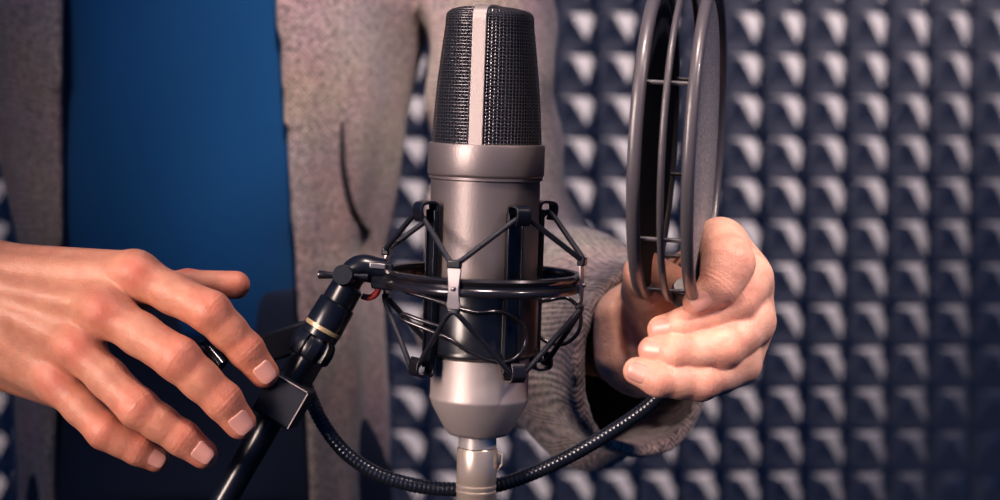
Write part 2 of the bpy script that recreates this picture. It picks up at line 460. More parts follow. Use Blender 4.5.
# sprung wire levers on the sleeve
def wire_lever(rot, nm):
    q = [(-37, -22, -6.5), (-31, -25, -7.5), (-22, -28.5, -9.5), (-12, -31.5, -12.5), (-2, -33, -14.5), (8, -32.6, -13.6), (15, -30, -16), (20.5, -26.5, -21), (22.3, -25, -28), (20, -27, -34), (14, -30.5, -38), (5, -33, -37.5), (-5, -33, -33.5), (-14, -31, -28.5), (-26, -27, -24), (-36, -22.5, -21), (-39, -20.5, -19.5), (-38, -21.5, -17.5), (-30, -25.5, -19.5), (-20, -28.8, -22.0)]
    c, s = math.cos(rot), math.sin(rot)
    pl = spline([V(x*c-y*s, x*s+y*c, z+2)*mm for x, y, z in q], 6)
    MB().tube(pl, 1.05*mm, 10).build('spring_wire', M['ring'], sm)
wire_lever(0, 'a'); 
sm_w2 = [P(*q) for q in ((535, 303, .012), (550, 300, .016), (566, 298, .016), (577, 306, .014), (581, 320, .012), (577, 334, .012), (564, 344, .014), (550, 343, .018), (538, 336, .020))]
MB().tube(spline(sm_w2, 8), 1.0*mm, 10).build('spring_wire', M['ring'], sm, T=mic_T.inverted())
# pressure plate with slit and rivet
def cylpatch(a0, a1, zlo, zhi, R, th):
    vs = []; fs = []; n = 8
    for i in range(n+1):
        a = a0+(a1-a0)*i/n
        for r_, z in ((R, zlo), (R, zhi), (R+th, zhi), (R+th, zlo)): vs.append(C(r_, a, z))
    for i in range(n):
        for j in range(4): fs.append((i*4+j, i*4+(j+1) % 4, i*4+4+(j+1) % 4, i*4+4+j))
    fs += [(3, 2, 1, 0), tuple(n*4+j for j in range(4))]
    return MB().add(vs, fs)
pp_o = cylpatch(21.5, 33, -33, -7, 28.0, 1.0).build('pressure_plate', M['clip'], sm, bevel=.0003)
sub(MB().ball(C(29.2, 25, -30.5), 1.9*mm, 16).build('plate_rivet', M['black'], sm), pp_o)
# swivel arm out of the ring's left side (world metres from here on)
inv = mic_T.inverted()
def sm_world(mbx, name, m, bevel=0, **k):
    return mbx.build(name, m, sm, bevel=bevel, T=inv, **k)
m = MB()
e0 = P(391, 277, 0); e1 = P(374, 275, 0)
m.box((e0+e1)/2, e1-e0, (0, 1, 0), (0, 0, 1), .011, .012, .0135)
mb_o = sm_world(m, 'mount_bracket', M['blacksoft'], bevel=.0012)
m = MB(); m.box(P(378, 266, -.003), (1, 0, -.08), (0, 1, 0), (0, 0, 1), .008, .010, .0028)
sub(sm_world(m, 'bracket_plate', M['clip'], bevel=.0005), mb_o)
# elbow
el = spline([P(386, 272, 0), P(374, 270, 0), P(363, 268, 0), P(355, 272, 0), P(350, 279, 0), P(346, 288, 0)], 6)
el_o = sm_world(MB().tube(el, [.0064+.0006*math.sin(PI*i/(len(el)-1)) for i in range(len(el))], 24), 'elbow', M['black'])
sub(sm_world(MB().tube([P(362, 261, -.001), P(378, 263, -.001)], .0013, 12), 'elbow_rib', M['clip']), el_o)
# wing screw: disc facing the camera with a bar through it
wc = P(344.5, 276, -.012)
ws_o = sm_world(MB().lathe([(0, -.006), (.0048, -.006), (.0052, -.005), (.0052, .003), (.0038, .004), (0, .004)], 32, c=wc, d=(.1, 1, -.1)), 'wing_screw', M['black'])
br = [P(318, 274.5, -.013), P(320, 274.6, -.013), P(335, 275.4, -.013), P(345, 276, -.013), P(356, 276.6, -.013), P(368, 277, -.013)]
sub(sm_world(MB().tube(br, [.0018, .0022, .0016, .0016, .0016, .0017], 16), 'wing_bar', M['ring']), ws_o)
rp = [P(368+10.5*math.cos(t), 287+10.5*math.sin(t)+(0), .004) for t in np.linspace(-1.0, 2.2, 20)]
sm_world(MB().tube(rp, .0016, 10), 'red_washer', M['red'])

# ------------------------------------------------------------------ boom stand
dirb = nrm(P(354, 275)-P(224, 500)); A0 = P(224, 500)
def on_axis(py): t = (500-py)/225.; return A0+(P(354, 275)-A0)*t
stand_x = A0-dirb*.30
bs = empty('boom_stand', (stand_x[0], stand_x[1], 0))
tag(bs, 'black tubular boom arm rising at a slant from the lower left to the shock mount', 'microphone stand')
def along(a_py, b_py, prof, name, m, n=48, lobes=None, bevel=0):
    a, b = on_axis(a_py), on_axis(b_py); L_ = np.linalg.norm(b-a)
    return MB().lathe([(r*U, h*L_) for r, h in prof], n, c=a, d=b-a, up=(0, 1, 0), lobes=lobes).build(name, m, bs, bevel=bevel)
MB().tube([stand_x-dirb*.02, on_axis(396)], 13.6*U, 40).build('boom_tube', M['black'], bs)
along(400, 352, [(11.2, 0), (11.2, 1)], 'inner_tube', M['black'])
def lob(a): return 1+.075*(1 if (a*8/(2*PI)) % 1 < .55 else -1)
along(358, 336, [(15, 0), (19, .05), (21, .15), (21.5, .5), (20, .85), (17, 1.0)], 'grip_nut', M['black'], 96, lob)
along(336.5, 330, [(15.5, 0), (19.0, .1), (19.0, 1)], 'lower_collar', M['black'])
along(330, 326, [(19.3, 0), (19.5, .15), (19.5, .85), (19.3, 1)], 'gold_band', M['gold'])
along(326, 303, [(19.6, 0), (19.6, .04), (19, .95), (18, 1)], 'barrel', M['black'])
along(303, 284, [(16.2, 0), (16.8, .08), (16.2, .9), (13.5, 1)], 'threaded_collar', M['black'])
# the rest of the stand below and left of the picture
sx, sy = stand_x[0], stand_x[1]
MB().lathe([(.016, -.022), (.021, -.018), (.021, .018), (.016, .022)], 32, c=stand_x+V(0, .0, 0), d=(0, 1, 0)).build('clutch', M['black'], bs)
MB().tube([V(sx, sy, .02), V(sx, sy, stand_x[2])], .009, 24).build('pole', M['black'], bs)
for k in range(3):
    a = 2*PI*k/3+.5
    MB().tube([V(sx, sy, .16), V(sx+.30*math.cos(a), sy+.30*math.sin(a), .010)], .008, 16).build('leg', M['black'], bs)

# ------------------------------------------------------------------ pop filter with gooseneck and clamp
pfc = P(705, 137, 0); pfc = V(.1026, 0, ZC+(250-143.5)*U)
pf = empty('pop_filter', tuple(P(285, 400))); tag(pf, 'round double-layer pop filter seen edge-on, held upright by the hand on the right', 'pop filter')
th_ = math.radians(11.0); rl = math.radians(-3.8)
nrmx = nrm(V(math.cos(th_)*math.cos(rl), -math.sin(th_), math.sin(rl)))       # filter axis, pointing right
upv = nrm(V(math.sin(-rl), 0, 1)-nrmx*np.dot(V(math.sin(-rl), 0, 1), nrmx)); tv = np.cross(upv, nrmx)
Rf = .0782
def ringpt(a, R, o): return pfc+nrmx*o+(upv*math.cos(a)+tv*math.sin(a))*R
def hoop(o, w, name, R=Rf, th=.003):
    prof = []
    for k in range(20):
        a = 2*PI*k/20; prof.append((R-.0016+th*math.cos(a)*(1 if math.cos(a) > 0 else .9), o+math.copysign(abs(math.sin(a))**.8, math.sin(a))*w/2))
    return MB().lathe(prof, 160, c=pfc, d=nrmx, up=tuple(upv), closed=True).build(name, M['hoop'], pf)
OFF = (-.0255, -.0125, 0.0)
hoop(OFF[0], .0066, 'hoop'); hoop(OFF[1], .0034, 'hoop', Rf+.0012, .0026); hoop(OFF[2], .0062, 'hoop')
for o, mm_, s_ in ((OFF[0]+.001, M['nylon_dark'], -1), (OFF[2]-.0005, M['nylon'], 1)):
    m = MB(); vs = [pfc+nrmx*(o+s_*.0010)]; fs = []; n = 96
    for k in range(1, 9):
        r_ = (Rf-.003)*k/8
        for j in range(n): vs.append(ringpt(2*PI*j/n, r_, o+s_*.0010*(1-(k/8)**2)))
    for j in range(n): fs.append((0, 1+j, 1+(j+1) % n))
    for k in range(7):
        for j in range(n): fs.append((1+k*n+j, 1+(k+1)*n+j, 1+(k+1)*n+(j+1) % n, 1+k*n+(j+1) % n))
    m.add(vs, fs).build('mesh_screen', mm_, pf)
for a in [math.radians(x) for x in (-180+2, -132, -132+96+14, -72+0, 0, 60, 100, 140)]:
    MB().tube([ringpt(a, Rf-.0035, OFF[0]), ringpt(a, Rf-.0035, OFF[2])], .0011, 10).build('spacer_pin', M['hoop'], pf)
# gooseneck
gp = [P(292, 372, .030), P(302, 378, .035), P(311, 398, .034), P(322, 422, .032), P(345, 452, .030), P(380, 475, .030), P(425, 487, .030), P(472, 489, .030), P(515, 480, .028), P(570, 456, .025), P(620, 426, .024), P(655, 400, .022), P(675, 372, .020), P(684, 340, .016), P(685, 312, .012), P(684, 298, .006)]
gs = spline(gp, 60)
# resample evenly
gl = [0.]
for i in range(1, len(gs)): gl.append(gl[-1]+np.linalg.norm(gs[i]-gs[i-1]))
step = .0006; nn_ = int(gl[-1]/step); ga = np.array(gs)
tt = np.linspace(0, gl[-1], nn_)
gr = np.stack([np.interp(tt, gl, ga[:, i]) for i in range(3)], 1)
MB().tube(list(gr), [.0037+.00018*math.cos(2*PI*t/.0024) for t in tt], 16).build('gooseneck', M['goose'], pf)
MB().lathe([(.0055, 0), (.0062, .001), (.0062, .010), (.005, .012)], 24, c=P(684, 300, .010), d=P(684, 285, 0)-P(684, 300, .010)).build('neck_socket', M['hoop'], pf)
# clamp on the boom tube
cb = P(285, 400, -.002)
perp = nrm(np.cross(dirb, V(0, 1, 0)));
if perp[0] < 0: perp = -perp
tiltY = nrm(V(.10, 1, 0)-dirb*np.dot(V(.10, 1, 0), dirb)); perp2 = nrm(np.cross(tiltY, dirb))
if perp2[0] < 0: perp2 = -perp2
m = MB(); m.box(cb, perp2, tiltY, dirb, 42*U, .026, 43*U); cb_o = m.build('clamp_block', M['blacksoft'], pf, bevel=.0014)
m = MB()
fc = cb-tiltY*.0132
for sgn, w_, l_, ax1, ax2 in ((1, 1, 0, perp2, dirb), (0, 0, 1, dirb, perp2)):
    pass
m.box(fc+perp2*20.2*U, perp2, tiltY, dirb, .0007, .0010, 40*U); m.box(fc+dirb*20.7*U, perp2, tiltY, dirb, 38*U, .0010, .0006)
sub(m.build('pale_edge', M['edge'], pf), cb_o)  # thin pale strips along the block's right and upper front edges
# flat clamp arm behind the tube
m = MB(); ac = (P(238, 352, .045)+P(298, 332, .035))/2
ad_ = nrm(P(300, 330, .035)-P(236, 351, .045)); az_ = nrm(np.cross(ad_, V(0, 1, 0)))
m.box(P(285, 342, .032), ad_, (0, 1, 0), az_, 62*U, .020, 30*U); m.build('clamp_arm', M['blacksoft'], pf, bevel=.0015)
m = MB(); m.tube([P(262, 346, .035), P(228, 352, .035), P(198, 352, .035)], [.0045, .0045, .0060], 16); ck_o = m.build('clamp_knob', M['black'], pf)
m = MB(); m.tube([P(204, 344, .035), P(222, 366, .030)], .0040, 12); sub(m.build('clamp_handle', M['ring'], pf), ck_o)
m = MB(); m.box(P(300, 372, .022), perp2, tiltY, dirb, .014, .026, .016); m.build('clamp_jaw', M['blacksoft'], pf, bevel=.001)

# ------------------------------------------------------------------ signed distance fields
class Field:
    def __init__(s, lo, hi, h):
        s.lo = np.asarray(lo, float); s.h = h; s.n = np.ceil((np.asarray(hi, float)-s.lo)/h).astype(int)+1
        s.ax = [(s.lo[i]+h*np.arange(s.n[i])).astype(np.float32) for i in range(3)]
    def new(s): return np.full(tuple(s.n), 1.0, np.float32)
    def sub(s, lo, hi):
        a = np.clip(np.floor((np.asarray(lo)-s.lo)/s.h).astype(int), 0, s.n); b = np.clip(np.ceil((np.asarray(hi)-s.lo)/s.h).astype(int)+1, 0, s.n)
        sl = tuple(slice(int(a[i]), int(b[i])) for i in range(3))
        return sl, s.ax[0][sl[0]][:, None, None], s.ax[1][sl[1]][None, :, None], s.ax[2][sl[2]][None, None, :]
def smin(a, b, k):
    if k <= 0: return np.minimum(a, b)
    h = np.maximum(k-np.abs(a-b), 0)/k
    return np.minimum(a, b)-h*h*k*.25
def cone_d(X, Y, Z, a, b, r1, r2):
    ba = b-a; l2 = float(ba@ba); rr = r1-r2; a2 = l2-rr*rr; il2 = 1/l2
    px, py, pz = X-a[0], Y-a[1], Z-a[2]
    y = px*ba[0]+py*ba[1]+pz*ba[2]; z = y-l2
    cx, cy, cz = px*l2-ba[0]*y, py*l2-ba[1]*y, pz*l2-ba[2]*y
    x2 = cx*cx+cy*cy+cz*cz; y2 = y*y*l2; z2 = z*z*l2
    k = np.sign(rr)*rr*rr*x2
    A = np.sqrt(x2+z2)*il2-r2; B = np.sqrt(x2+y2)*il2-r1
    Cc = (np.sqrt(np.maximum(x2*a2*il2, 0))+y*rr)*il2-r1
    return np.where(np.sign(z)*a2*z2 > k, A, np.where(np.sign(y)*a2*y2 < k, B, Cc)).astype(np.float32)
def add_cone(F, D, a, b, r1, r2, k, pad=None):
    pad = pad if pad else max(k, .004)+.006
    lo = np.minimum(a-r1, b-r2)-pad; hi = np.maximum(a+r1, b+r2)+pad
    sl, X, Y, Z = F.sub(lo, hi)
    if 0 in D[sl].shape: return
    D[sl] = smin(D[sl], cone_d(X, Y, Z, np.asarray(a, float), np.asarray(b, float), r1, r2), k)
def surface_nets(F, D):
    n = np.array(D.shape)-1; ins = D < 0
    c = ins[:-1, :-1, :-1].astype(np.uint8)
    tot = np.zeros(tuple(n), np.uint8)
    for i in (0, 1):
        for j in (0, 1):
            for k in (0, 1): tot += ins[i:n[0]+i, j:n[1]+j, k:n[2]+k]
    act = (tot > 0) & (tot < 8); idx = np.argwhere(act)
    ids = np.full(tuple(n), -1, np.int64); ids[act] = np.arange(len(idx))
    acc = np.zeros((len(idx), 3)); cnt = np.zeros(len(idx))
    I, J, K = idx[:, 0], idx[:, 1], idx[:, 2]
    co = [(a, b, c_) for a in (0, 1) for b in (0, 1) for c_ in (0, 1)]
    for p in co:
        for ax in range(3):
            if p[ax]: continue
            q = list(p); q[ax] = 1
            v0 = D[I+p[0], J+p[1], K+p[2]]; v1 = D[I+q[0], J+q[1], K+q[2]]
            m_ = (v0 < 0) != (v1 < 0); t = np.where(m_, v0/(np.where(m_, v0-v1, 1)), 0)
            pt = np.tile(np.array(p, float), (len(idx), 1)); pt[:, ax] += t
            acc += pt*m_[:, None]; cnt += m_
    verts = F.lo+(idx+acc/cnt[:, None])*F.h
    quads = []
    for ax in range(3):
        u, v = (ax+1) % 3, (ax+2) % 3
        s0 = [slice(1, n[i]) for i in range(3)]; s0[ax] = slice(0, n[ax])
        s1 = list(s0); s1[ax] = slice(1, n[ax]+1)
        a0 = ins[tuple(s0)]; a1 = ins[tuple(s1)]
        ed = np.argwhere(a0 != a1)
        if not len(ed): continue
        base = ed.copy()
        for i in range(3):
            if i != ax: base[:, i] += 1
        fl = a0[tuple(ed.T)]
        def g(du, dv):
            q = base.copy(); q[:, u] -= du; q[:, v] -= dv; return ids[tuple(q.T)]
        q = np.stack([g(1, 1), g(0, 1), g(0, 0), g(1, 0)], 1)
        q[~fl] = q[~fl][:, ::-1]; quads.append(q)
    return verts, np.concatenate(quads)
def relax(v, q, it):
    e = np.concatenate([q[:, [0, 1]], q[:, [1, 2]], q[:, [2, 3]], q[:, [3, 0]]]); e = np.concatenate([e, e[:, ::-1]])
    deg = np.bincount(e[:, 0], minlength=len(v)).astype(float)[:, None]
    for _ in range(it):
        s = np.stack([np.bincount(e[:, 0], weights=v[e[:, 1], i], minlength=len(v)) for i in range(3)], 1)
        v = v*.5+.5*s/np.maximum(deg, 1)
    return v

# ------------------------------------------------------------------ hands
class Hand:
    def __init__(s): s.palm = []; s.fing = []; s.folds = []; s.red = []; s.nails = []; s.carve = []
    def finger(s, J, dors, kn=1.0, nail=True, mid=.965):
        """J: [(point, radius) MCP, PIP, DIP, tip]"""
        ch = []
        for i in range(len(J)-1):
            (a, ra), (b, rb) = J[i], J[i+1]; m_ = (a+b)/2; rm = (ra+rb)/2*mid
            if i < len(J)-2: ch += [(a, m_, ra, rm), (m_, b, rm, rb)]
            else: ch += [(a, b, ra, rb)]
        s.fing.append(ch)
        for i in range(1, len(J)-1):
            d = nrm(J[i+1][0]-J[i-1][0]); s.folds.append((J[i][0], d, nrm(dors[i]), J[i][1]))
            s.red.append((J[i][0]+nrm(dors[i])*J[i][1]*.8, J[i][1]*1.4, .32))
        s.red.append((J[-1][0], J[-1][1]*1.7, .42))
        if nail: s.nails.append((J[-2][0], J[-1][0], J[-2][1], J[-1][1], nrm(dors[-1])))
def mesh_hand(H, h=.0006, pad=.006):
    pr = H.palm+[c for f in H.fing for c in f]
    lo = np.min([np.minimum(p[0]-p[2], p[1]-p[3]) for p in pr], 0)-pad; hi = np.max([np.maximum(p[0]+p[2], p[1]+p[3]) for p in pr], 0)+pad
    F = Field(lo, hi, h); Dp = F.new(); Df = F.new()
    for p in H.palm: add_cone(F, Dp, p[0], p[1], p[2], p[3], p[4], pad=.016)
    for f in H.fing:
        D1 = F.new()
        for c in f: add_cone(F, D1, c[0], c[1], c[2], c[3], .003, pad=.012)
        Df = smin(Df, D1, .0012)
    for c in H.carve:
        Dc = F.new(); add_cone(F, Dc, c[0], c[1], c[2], c[3], 0)
        Dp = -smin(-Dp, Dc, .006)
    D = smin(Dp, Df, H.kpalm)
    for (c, d, dor, r) in H.folds:
        R_ = r+.006; sl, X, Y, Z = F.sub(c-R_, c+R_)
        px, py, pz = X-c[0], Y-c[1], Z-c[2]
        s = px*d[0]+py*d[1]+pz*d[2]; q = (px*dor[0]+py*dor[1]+pz*dor[2])/r
        rad = np.sqrt(px*px+py*py+pz*pz)
        m_ = np.clip(q*1.6, 0, 1)*np.exp(-(s/.0030)**2)*(rad < R_)
        D[sl] += (m_*(.00016*np.cos(2*PI*s/.0021+q*1.5)-.00010)).astype(np.float32)
    v, q = surface_nets(F, D); v = relax(v, q, 2)
    return v, q
def tone(v, H, base, redc):
    c = np.tile(np.array(base, float), (len(v), 1)); w = np.zeros(len(v))
    for (p, r, a) in H.red:
        d = np.linalg.norm(v-p, axis=1); w = np.maximum(w, a*np.exp(-(d/r)**2))
    return c*(1-w[:, None])+np.array(redc)*w[:, None]
def mmv(px, py, y): return P(px, py, y*.001)
cam_dir = V(0, -1, 0)

# the person's right hand (left in the picture), back of the hand towards us
RH = Hand(); RH.kpalm = .007
def jt(*a): return [(mmv(x, y, d), r*U) for x, y, d, r in a]
dI = [V(.1, -.9, .35)]*4
RH.finger(jt((138, 276, -16, 21), (210, 312, -27, 20.5), (246, 350, -21, 17.5), (264, 373, -17, 15)), [V(.2, -.85, .5), V(.25, -.9, .35), V(.3, -.9, .3), V(.16, -.96, .14)])
RH.finger(jt((104, 311, -22, 22), (178, 359, -36, 21.5), (223, 401, -32, 18.5), (240, 423, -28, 16)), [V(0, -1, .3), V(.25, -.9, .3), V(.3, -.9, .3), V(.18, -.96, .12)])
RH.finger(jt((78, 349, -20, 20.5), (138, 408, -33, 19.5), (182, 438, -30, 17), (203, 454, -27, 14.5)), [V(0, -1, .2), V(.1, -.95, .3), V(.2, -.9, .3), V(.2, -.96, .12)])
RH.finger(jt((58, 384, -12, 19), (105, 431, -24, 18), (138, 449, -22, 15.5), (156, 459, -19, 13)), [V(0, -1, .1), V(0, -1, .3), V(.1, -.95, .3), V(.25, -.95, .1)])
RH.finger(jt((110, 296, 14, 24), (188, 282, 20, 12.5), (236, 285, 21, 14.5)), [V(0, -.2, 1), V(0, -.2, 1), V(.1, .3, 1)], nail=False, mid=.95)
w_ = [mmv(-40, 262, 14), mmv(-40, 283, 4), mmv(-40, 305, 2), mmv(-44, 330, 8)]
for (m_, r1), (q, r2), wi in (((mmv(132, 275, -13), 24), (None, 22), 0), ((mmv(100, 310, -18), 25), (None, 24), 1), ((mmv(76, 346, -15), 24), (None, 24), 2), ((mmv(56, 378, -7), 23), (None, 24), 3)):
    RH.palm.append((m_, w_[wi], r1*U, r2*U, .012))
RH.palm.append((mmv(120, 290, 12), mmv(-30, 290, 24), 26*U, 30*U, .012))
RH.palm.append((mmv(80, 360, 10), mmv(-40, 330, 26), 26*U, 30*U, .012))
RH.palm.append((mmv(62, 388, 4), mmv(-10, 360, 20), 21*U, 27*U, .010))
RH.palm.append((mmv(10, 275, 20), mmv(112, 290, 20), 28*U, 24*U, .012))
# wrist and forearm
RH.palm.append((mmv(-40, 280, 10), mmv(-130, 262, 25), 40*U, 46*U, .014)); RH.palm.append((mmv(-44, 318, 12), mmv(-130, 300, 28), 38*U, 46*U, .014))
# knuckle bumps and tendons
for (x, y, d, r) in ((136, 272, -20, 17), (102, 309, -27, 17.5), (75, 347, -24, 15.5), (54, 380, -14, 14)):
    RH.palm.append((mmv(x, y, d), mmv(x-6, y-2, d+1), r*U, r*U*.9, .006)); RH.red.append((mmv(x, y, d-r*.5), .0095, .52))
for (x, y, d, x2, y2, d2) in ((130, 272, -22.5, -20, 262, -3), (96, 307, -28.5, -20, 282, -11), (70, 343, -25, -20, 302, -12), (48, 374, -15.5, -20, 322, -5)):
    RH.palm.append((mmv(x, y, d), mmv(x2, y2, d2), 5*U, 7*U, .006))
# the person's left hand (right in the picture), fist round the gooseneck
LH = Hand(); LH.kpalm = .005
LH.finger(jt((720, 244, 28, 28), (728, 263, 0, 26), (719, 287, -6, 19), (697, 302, -6, 14.5)), [V(1, -.3, .6), V(.6, -.8, .5), V(.1, -1, .3), V(.30, -.93, .1)], mid=1.)
LH.finger(jt((747, 279, 20, 27.5), (734, 301, 6, 22.5), (684, 326, 0, 17.5), (662, 330, 3, 15)), [V(1, -.4, .3), V(.6, -.9, .3), V(.1, -1, .2), V(-.42, -.9, .10)], mid=.99)
LH.finger(jt((750, 321, 18, 27), (723, 347, 0, 21.5), (674, 353, -6, 17), (652, 350, -2, 14)), [V(1, -.4, 0), V(.6, -.9, .1), V(0, -1, .1), V(-.55, -.82, .05)], mid=.99)
LH.finger(jt((738, 362, 16, 25), (700, 381, -1, 19.5), (659, 380, -9, 16.5), (637, 371, -6, 14)), [V(1, -.4, -.2), V(.5, -.9, -.1), V(0, -1, .1), V(-.50, -.85, .12)], mid=.99)
LH.finger(jt((645, 288, 50, 24), (646, 274, 34, 22.5), (684, 288, 32, 18)), [V(-.3, -.3, 1), V(-.3, -.6, .8), V(0, -.5, 1)], nail=False)
for (x, y, d, r), (x2, y2, d2, r2) in (((722, 252, 40, 27), (656, 300, 85, 28)), ((744, 285, 42, 26), (650, 322, 85, 28)), ((746, 322, 40, 26), (648, 345, 85, 28)), ((733, 358, 38, 25), (646, 362, 85, 28))):
    LH.palm.append((mmv(x, y, d), mmv(x2, y2, d2), r*U, r2*U, .012))
for a_, b_ in (((722, 252, 30, 25), (722, 270, 14, 21)), ((744, 285, 30, 25), (730, 304, 8, 19)), ((744, 324, 28, 24), (716, 348, 8, 16)), ((732, 358, 26, 23), (700, 372, 10, 15)), ((738, 264, 36, 20), (728, 282, 20, 14)), ((746, 302, 34, 20), (728, 322, 16, 13)), ((742, 342, 32, 20), (716, 362, 14, 13))):
    LH.palm.append((mmv(*a_[:3]), mmv(*b_[:3]), a_[3]*U, b_[3]*U, .010))
LH.palm.append((mmv(648, 294, 50), mmv(648, 340, 82), 25*U, 30*U, .012))
LH.palm.append((mmv(621, 318, 70), mmv(622, 358, 70), 27*U, 28*U, .012))       # heel of the hand
LH.palm.append((mmv(704, 368, 30), mmv(644, 368, 74), 22*U, 27*U, .010))
LH.palm.append((mmv(636, 320, 85), mmv(622, 328, 140), 38*U, 40*U, .014)); LH.palm.append((mmv(636, 352, 85), mmv(622, 350, 140), 38*U, 40*U, .014))
for (x, y, d, r) in ((748, 278, 32, 24), (751, 320, 30, 23), (738, 360, 28, 21)):
    LH.palm.append((mmv(x, y, d), mmv(x-4, y+1, d), r*U, r*U*.9, .006)); LH.red.append((mmv(x+8, y, d-8), .008, .45))
LH.carve = [(mmv(618, 300, 44), mmv(628, 345, 46), 6*U, 9*U), (mmv(622, 304, 56), mmv(632, 345, 58), 7*U, 10*U)]
SK_DIM = (.62, .30, .20); RD_DIM = (.70, .16, .12)  # one skin, toned darker here: this hand's dimmer light put into the colour
SK_LIT = (.82, .50, .385); RD_LIT = (.86, .27, .20)  # same skin, toned lighter: the fist's brighter light put into the colour
hv = []; hq = []; hc = []
for H, sk, rd in ((RH, SK_DIM, RD_DIM), (LH, SK_LIT, RD_LIT)):
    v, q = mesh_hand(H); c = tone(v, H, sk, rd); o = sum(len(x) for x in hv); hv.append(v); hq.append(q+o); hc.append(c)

# ------------------------------------------------------------------ body (continuous figure), then clothes
TX, TY = -.213, .445                        # torso axis
shR, shL = V(TX-.178, TY+.01, 1.44), V(TX+.194, TY+.01, 1.44)
elR = V(-.48, .32, 1.09); elL = P(506, 312, .34)
wrR = mmv(-110, 278, 22); wrL = mmv(624, 342, 125)
F = Field((-.75, .0, -.02), (.25, .75, 1.86), .008); D = F.new()
def bc(a, b, r1, r2, k=.03): add_cone(F, D, np.asarray(a, float), np.asarray(b, float), r1, r2, k, pad=.05)
for sx_ in (-.045, .045):
    bc((TX+sx_, TY, 1.34), (TX+sx_*.8, TY, 1.08), .082, .068); bc((TX+sx_*.8, TY, 1.08), (TX+sx_*1.1, TY, .95), .068, .076)
bc((TX-.13, TY+.01, 1.43), (TX+.13, TY+.01, 1.43), .055, .055, .05)
bc((TX, TY+.01, 1.44), (TX, TY-.01, 1.58), .06, .052)
bc((TX, TY-.005, 1.66), (TX, TY-.015, 1.73), .072, .085); bc((TX, TY-.05, 1.62), (TX, TY-.03, 1.66), .035, .06)
bc((TX, TY-.105, 1.665), (TX, TY-.095, 1.70), .012, .008, .01)
for s_ in (-1, 1):
    bc((TX+s_*.083, TY, 1.665), (TX+s_*.088, TY+.008, 1.70), .010, .013, .006)
for sh, el, wr in ((shR, elR, wrR), (shL, elL, wrL)):
    bc(sh, el, .040, .034); bc(el, wr, .036, .022, .02)
for s_ in (-1, 1):
    hp_ = (TX+s_*.065, TY, .91); kn = (TX+s_*.09, TY-.01, .50); an = (TX+s_*.11, TY+.02, .09)
    bc(hp_, kn, .068, .05); bc(kn, an, .052, .036); bc(an, (TX+s_*.12, TY-.12, .045), .035, .028)
v, q = surface_nets(F, D); v = relax(v, q, 2)
o = sum(len(x) for x in hv); hv.append(v); hq.append(q+o); hc.append(np.tile(np.array(SK_LIT), (len(v), 1)))
person = empty('person', (TX, TY, 0)); tag(person, 'person in grey tweed jacket and blue shirt, touching the boom and gripping the pop filter', 'person')
Vt = np.concatenate(hv); Qt = np.concatenate(hq); Ct = np.concatenate(hc)
def np_mesh(name, v, q, m, parent, colors=None):
    me = bpy.data.meshes.new(name)
    me.vertices.add(len(v)); me.vertices.foreach_set('co', np.ascontiguousarray(v, dtype=np.float32).ravel())
    me.loops.add(q.size); me.loops.foreach_set('vertex_index', np.ascontiguousarray(q, dtype=np.int32).ravel())
    me.polygons.add(len(q)); me.polygons.foreach_set('loop_start', np.arange(0, q.size, 4, dtype=np.int32))
    me.update(calc_edges=True); me.validate()
    if colors is not None:
        ca = me.color_attributes.new('tone', 'FLOAT_COLOR', 'POINT')
        ca.data.foreach_set('color', np.concatenate([colors, np.ones((len(v), 1))], 1).astype(np.float32).ravel())
    me.materials.append(m); me.shade_smooth()
    ob = bpy.data.objects.new(name, me); COL.objects.link(ob); ob.parent = parent
    off = Vector((0, 0, 0)); r_ = parent
    while r_ is not None: off += r_.location; r_ = r_.parent
    me.transform(Matrix.Translation(-off))
    return ob
body_o = np_mesh('body', Vt, Qt, M['skin'], person, Ct)

# fingernails
def nail(dip, tip, rd, rt, dor):
    ax = nrm(tip-dip); dor = nrm(dor-ax*np.dot(dor, ax)); side = np.cross(ax, dor)
    L_ = rt*1.5; vs = []; fs = []; nu, nv_ = 12, 14
    for j in range(nv_+1):
        t = j/nv_; s = -.95*rt+L_*t              # along the axis from the tip centre
        w = .68*math.sqrt(max(.02, 1-max(0, (t-.62)/.40)**2*.85))*math.sqrt(max(.05, 1-max(0, (.30-t)/.31)**2*.8))
        for i in range(nu+1):
            u = (i/nu*2-1)*w
            ang = u*1.05
            rr = rt*(1.0+.02)+max(0, -s)*(rd-rt)/np.linalg.norm(tip-dip)*.9
            dz = rr*math.cos(ang)+.00030-(.0006 if t < .06 else 0)-max(0, s)**2/rt*.34-(abs(u)**4)*.0004
            vs.append(tip+ax*s+dor*dz+side*rr*math.sin(ang)*.95)
    for j in range(nv_):
        for i in range(nu): fs.append((j*(nu+1)+i, j*(nu+1)+i+1, (j+1)*(nu+1)+i+1, (j+1)*(nu+1)+i))
    o = MB().add(vs, fs).build('fingernail', M['nail'], person)
    so = o.modifiers.new('t', 'SOLIDIFY'); so.thickness = .0005; so.offset = -1
for H in (RH, LH):
    for n_ in H.nails: nail(*n_)

# torso section used by shirt and jacket
def torso(X, Y, Z, grow, fw=1.0):
    """distance to an elliptical torso that tapers to the waist"""
    t = np.clip((Z-ZC)/.17, 0, 1); a = .108+.034*t
    sh = np.clip((Z-1.42)/.12, 0, 1); a = a*(1-.35*sh**2)
    b = .106+.008*t-.03*sh
    a = a+grow; b = b+grow
    x = (X-TX)/a; y = (Y-TY)/b
    r = np.sqrt(x*x+y*y)+1e-6
    return (r-1)*np.minimum(a, b)*.95
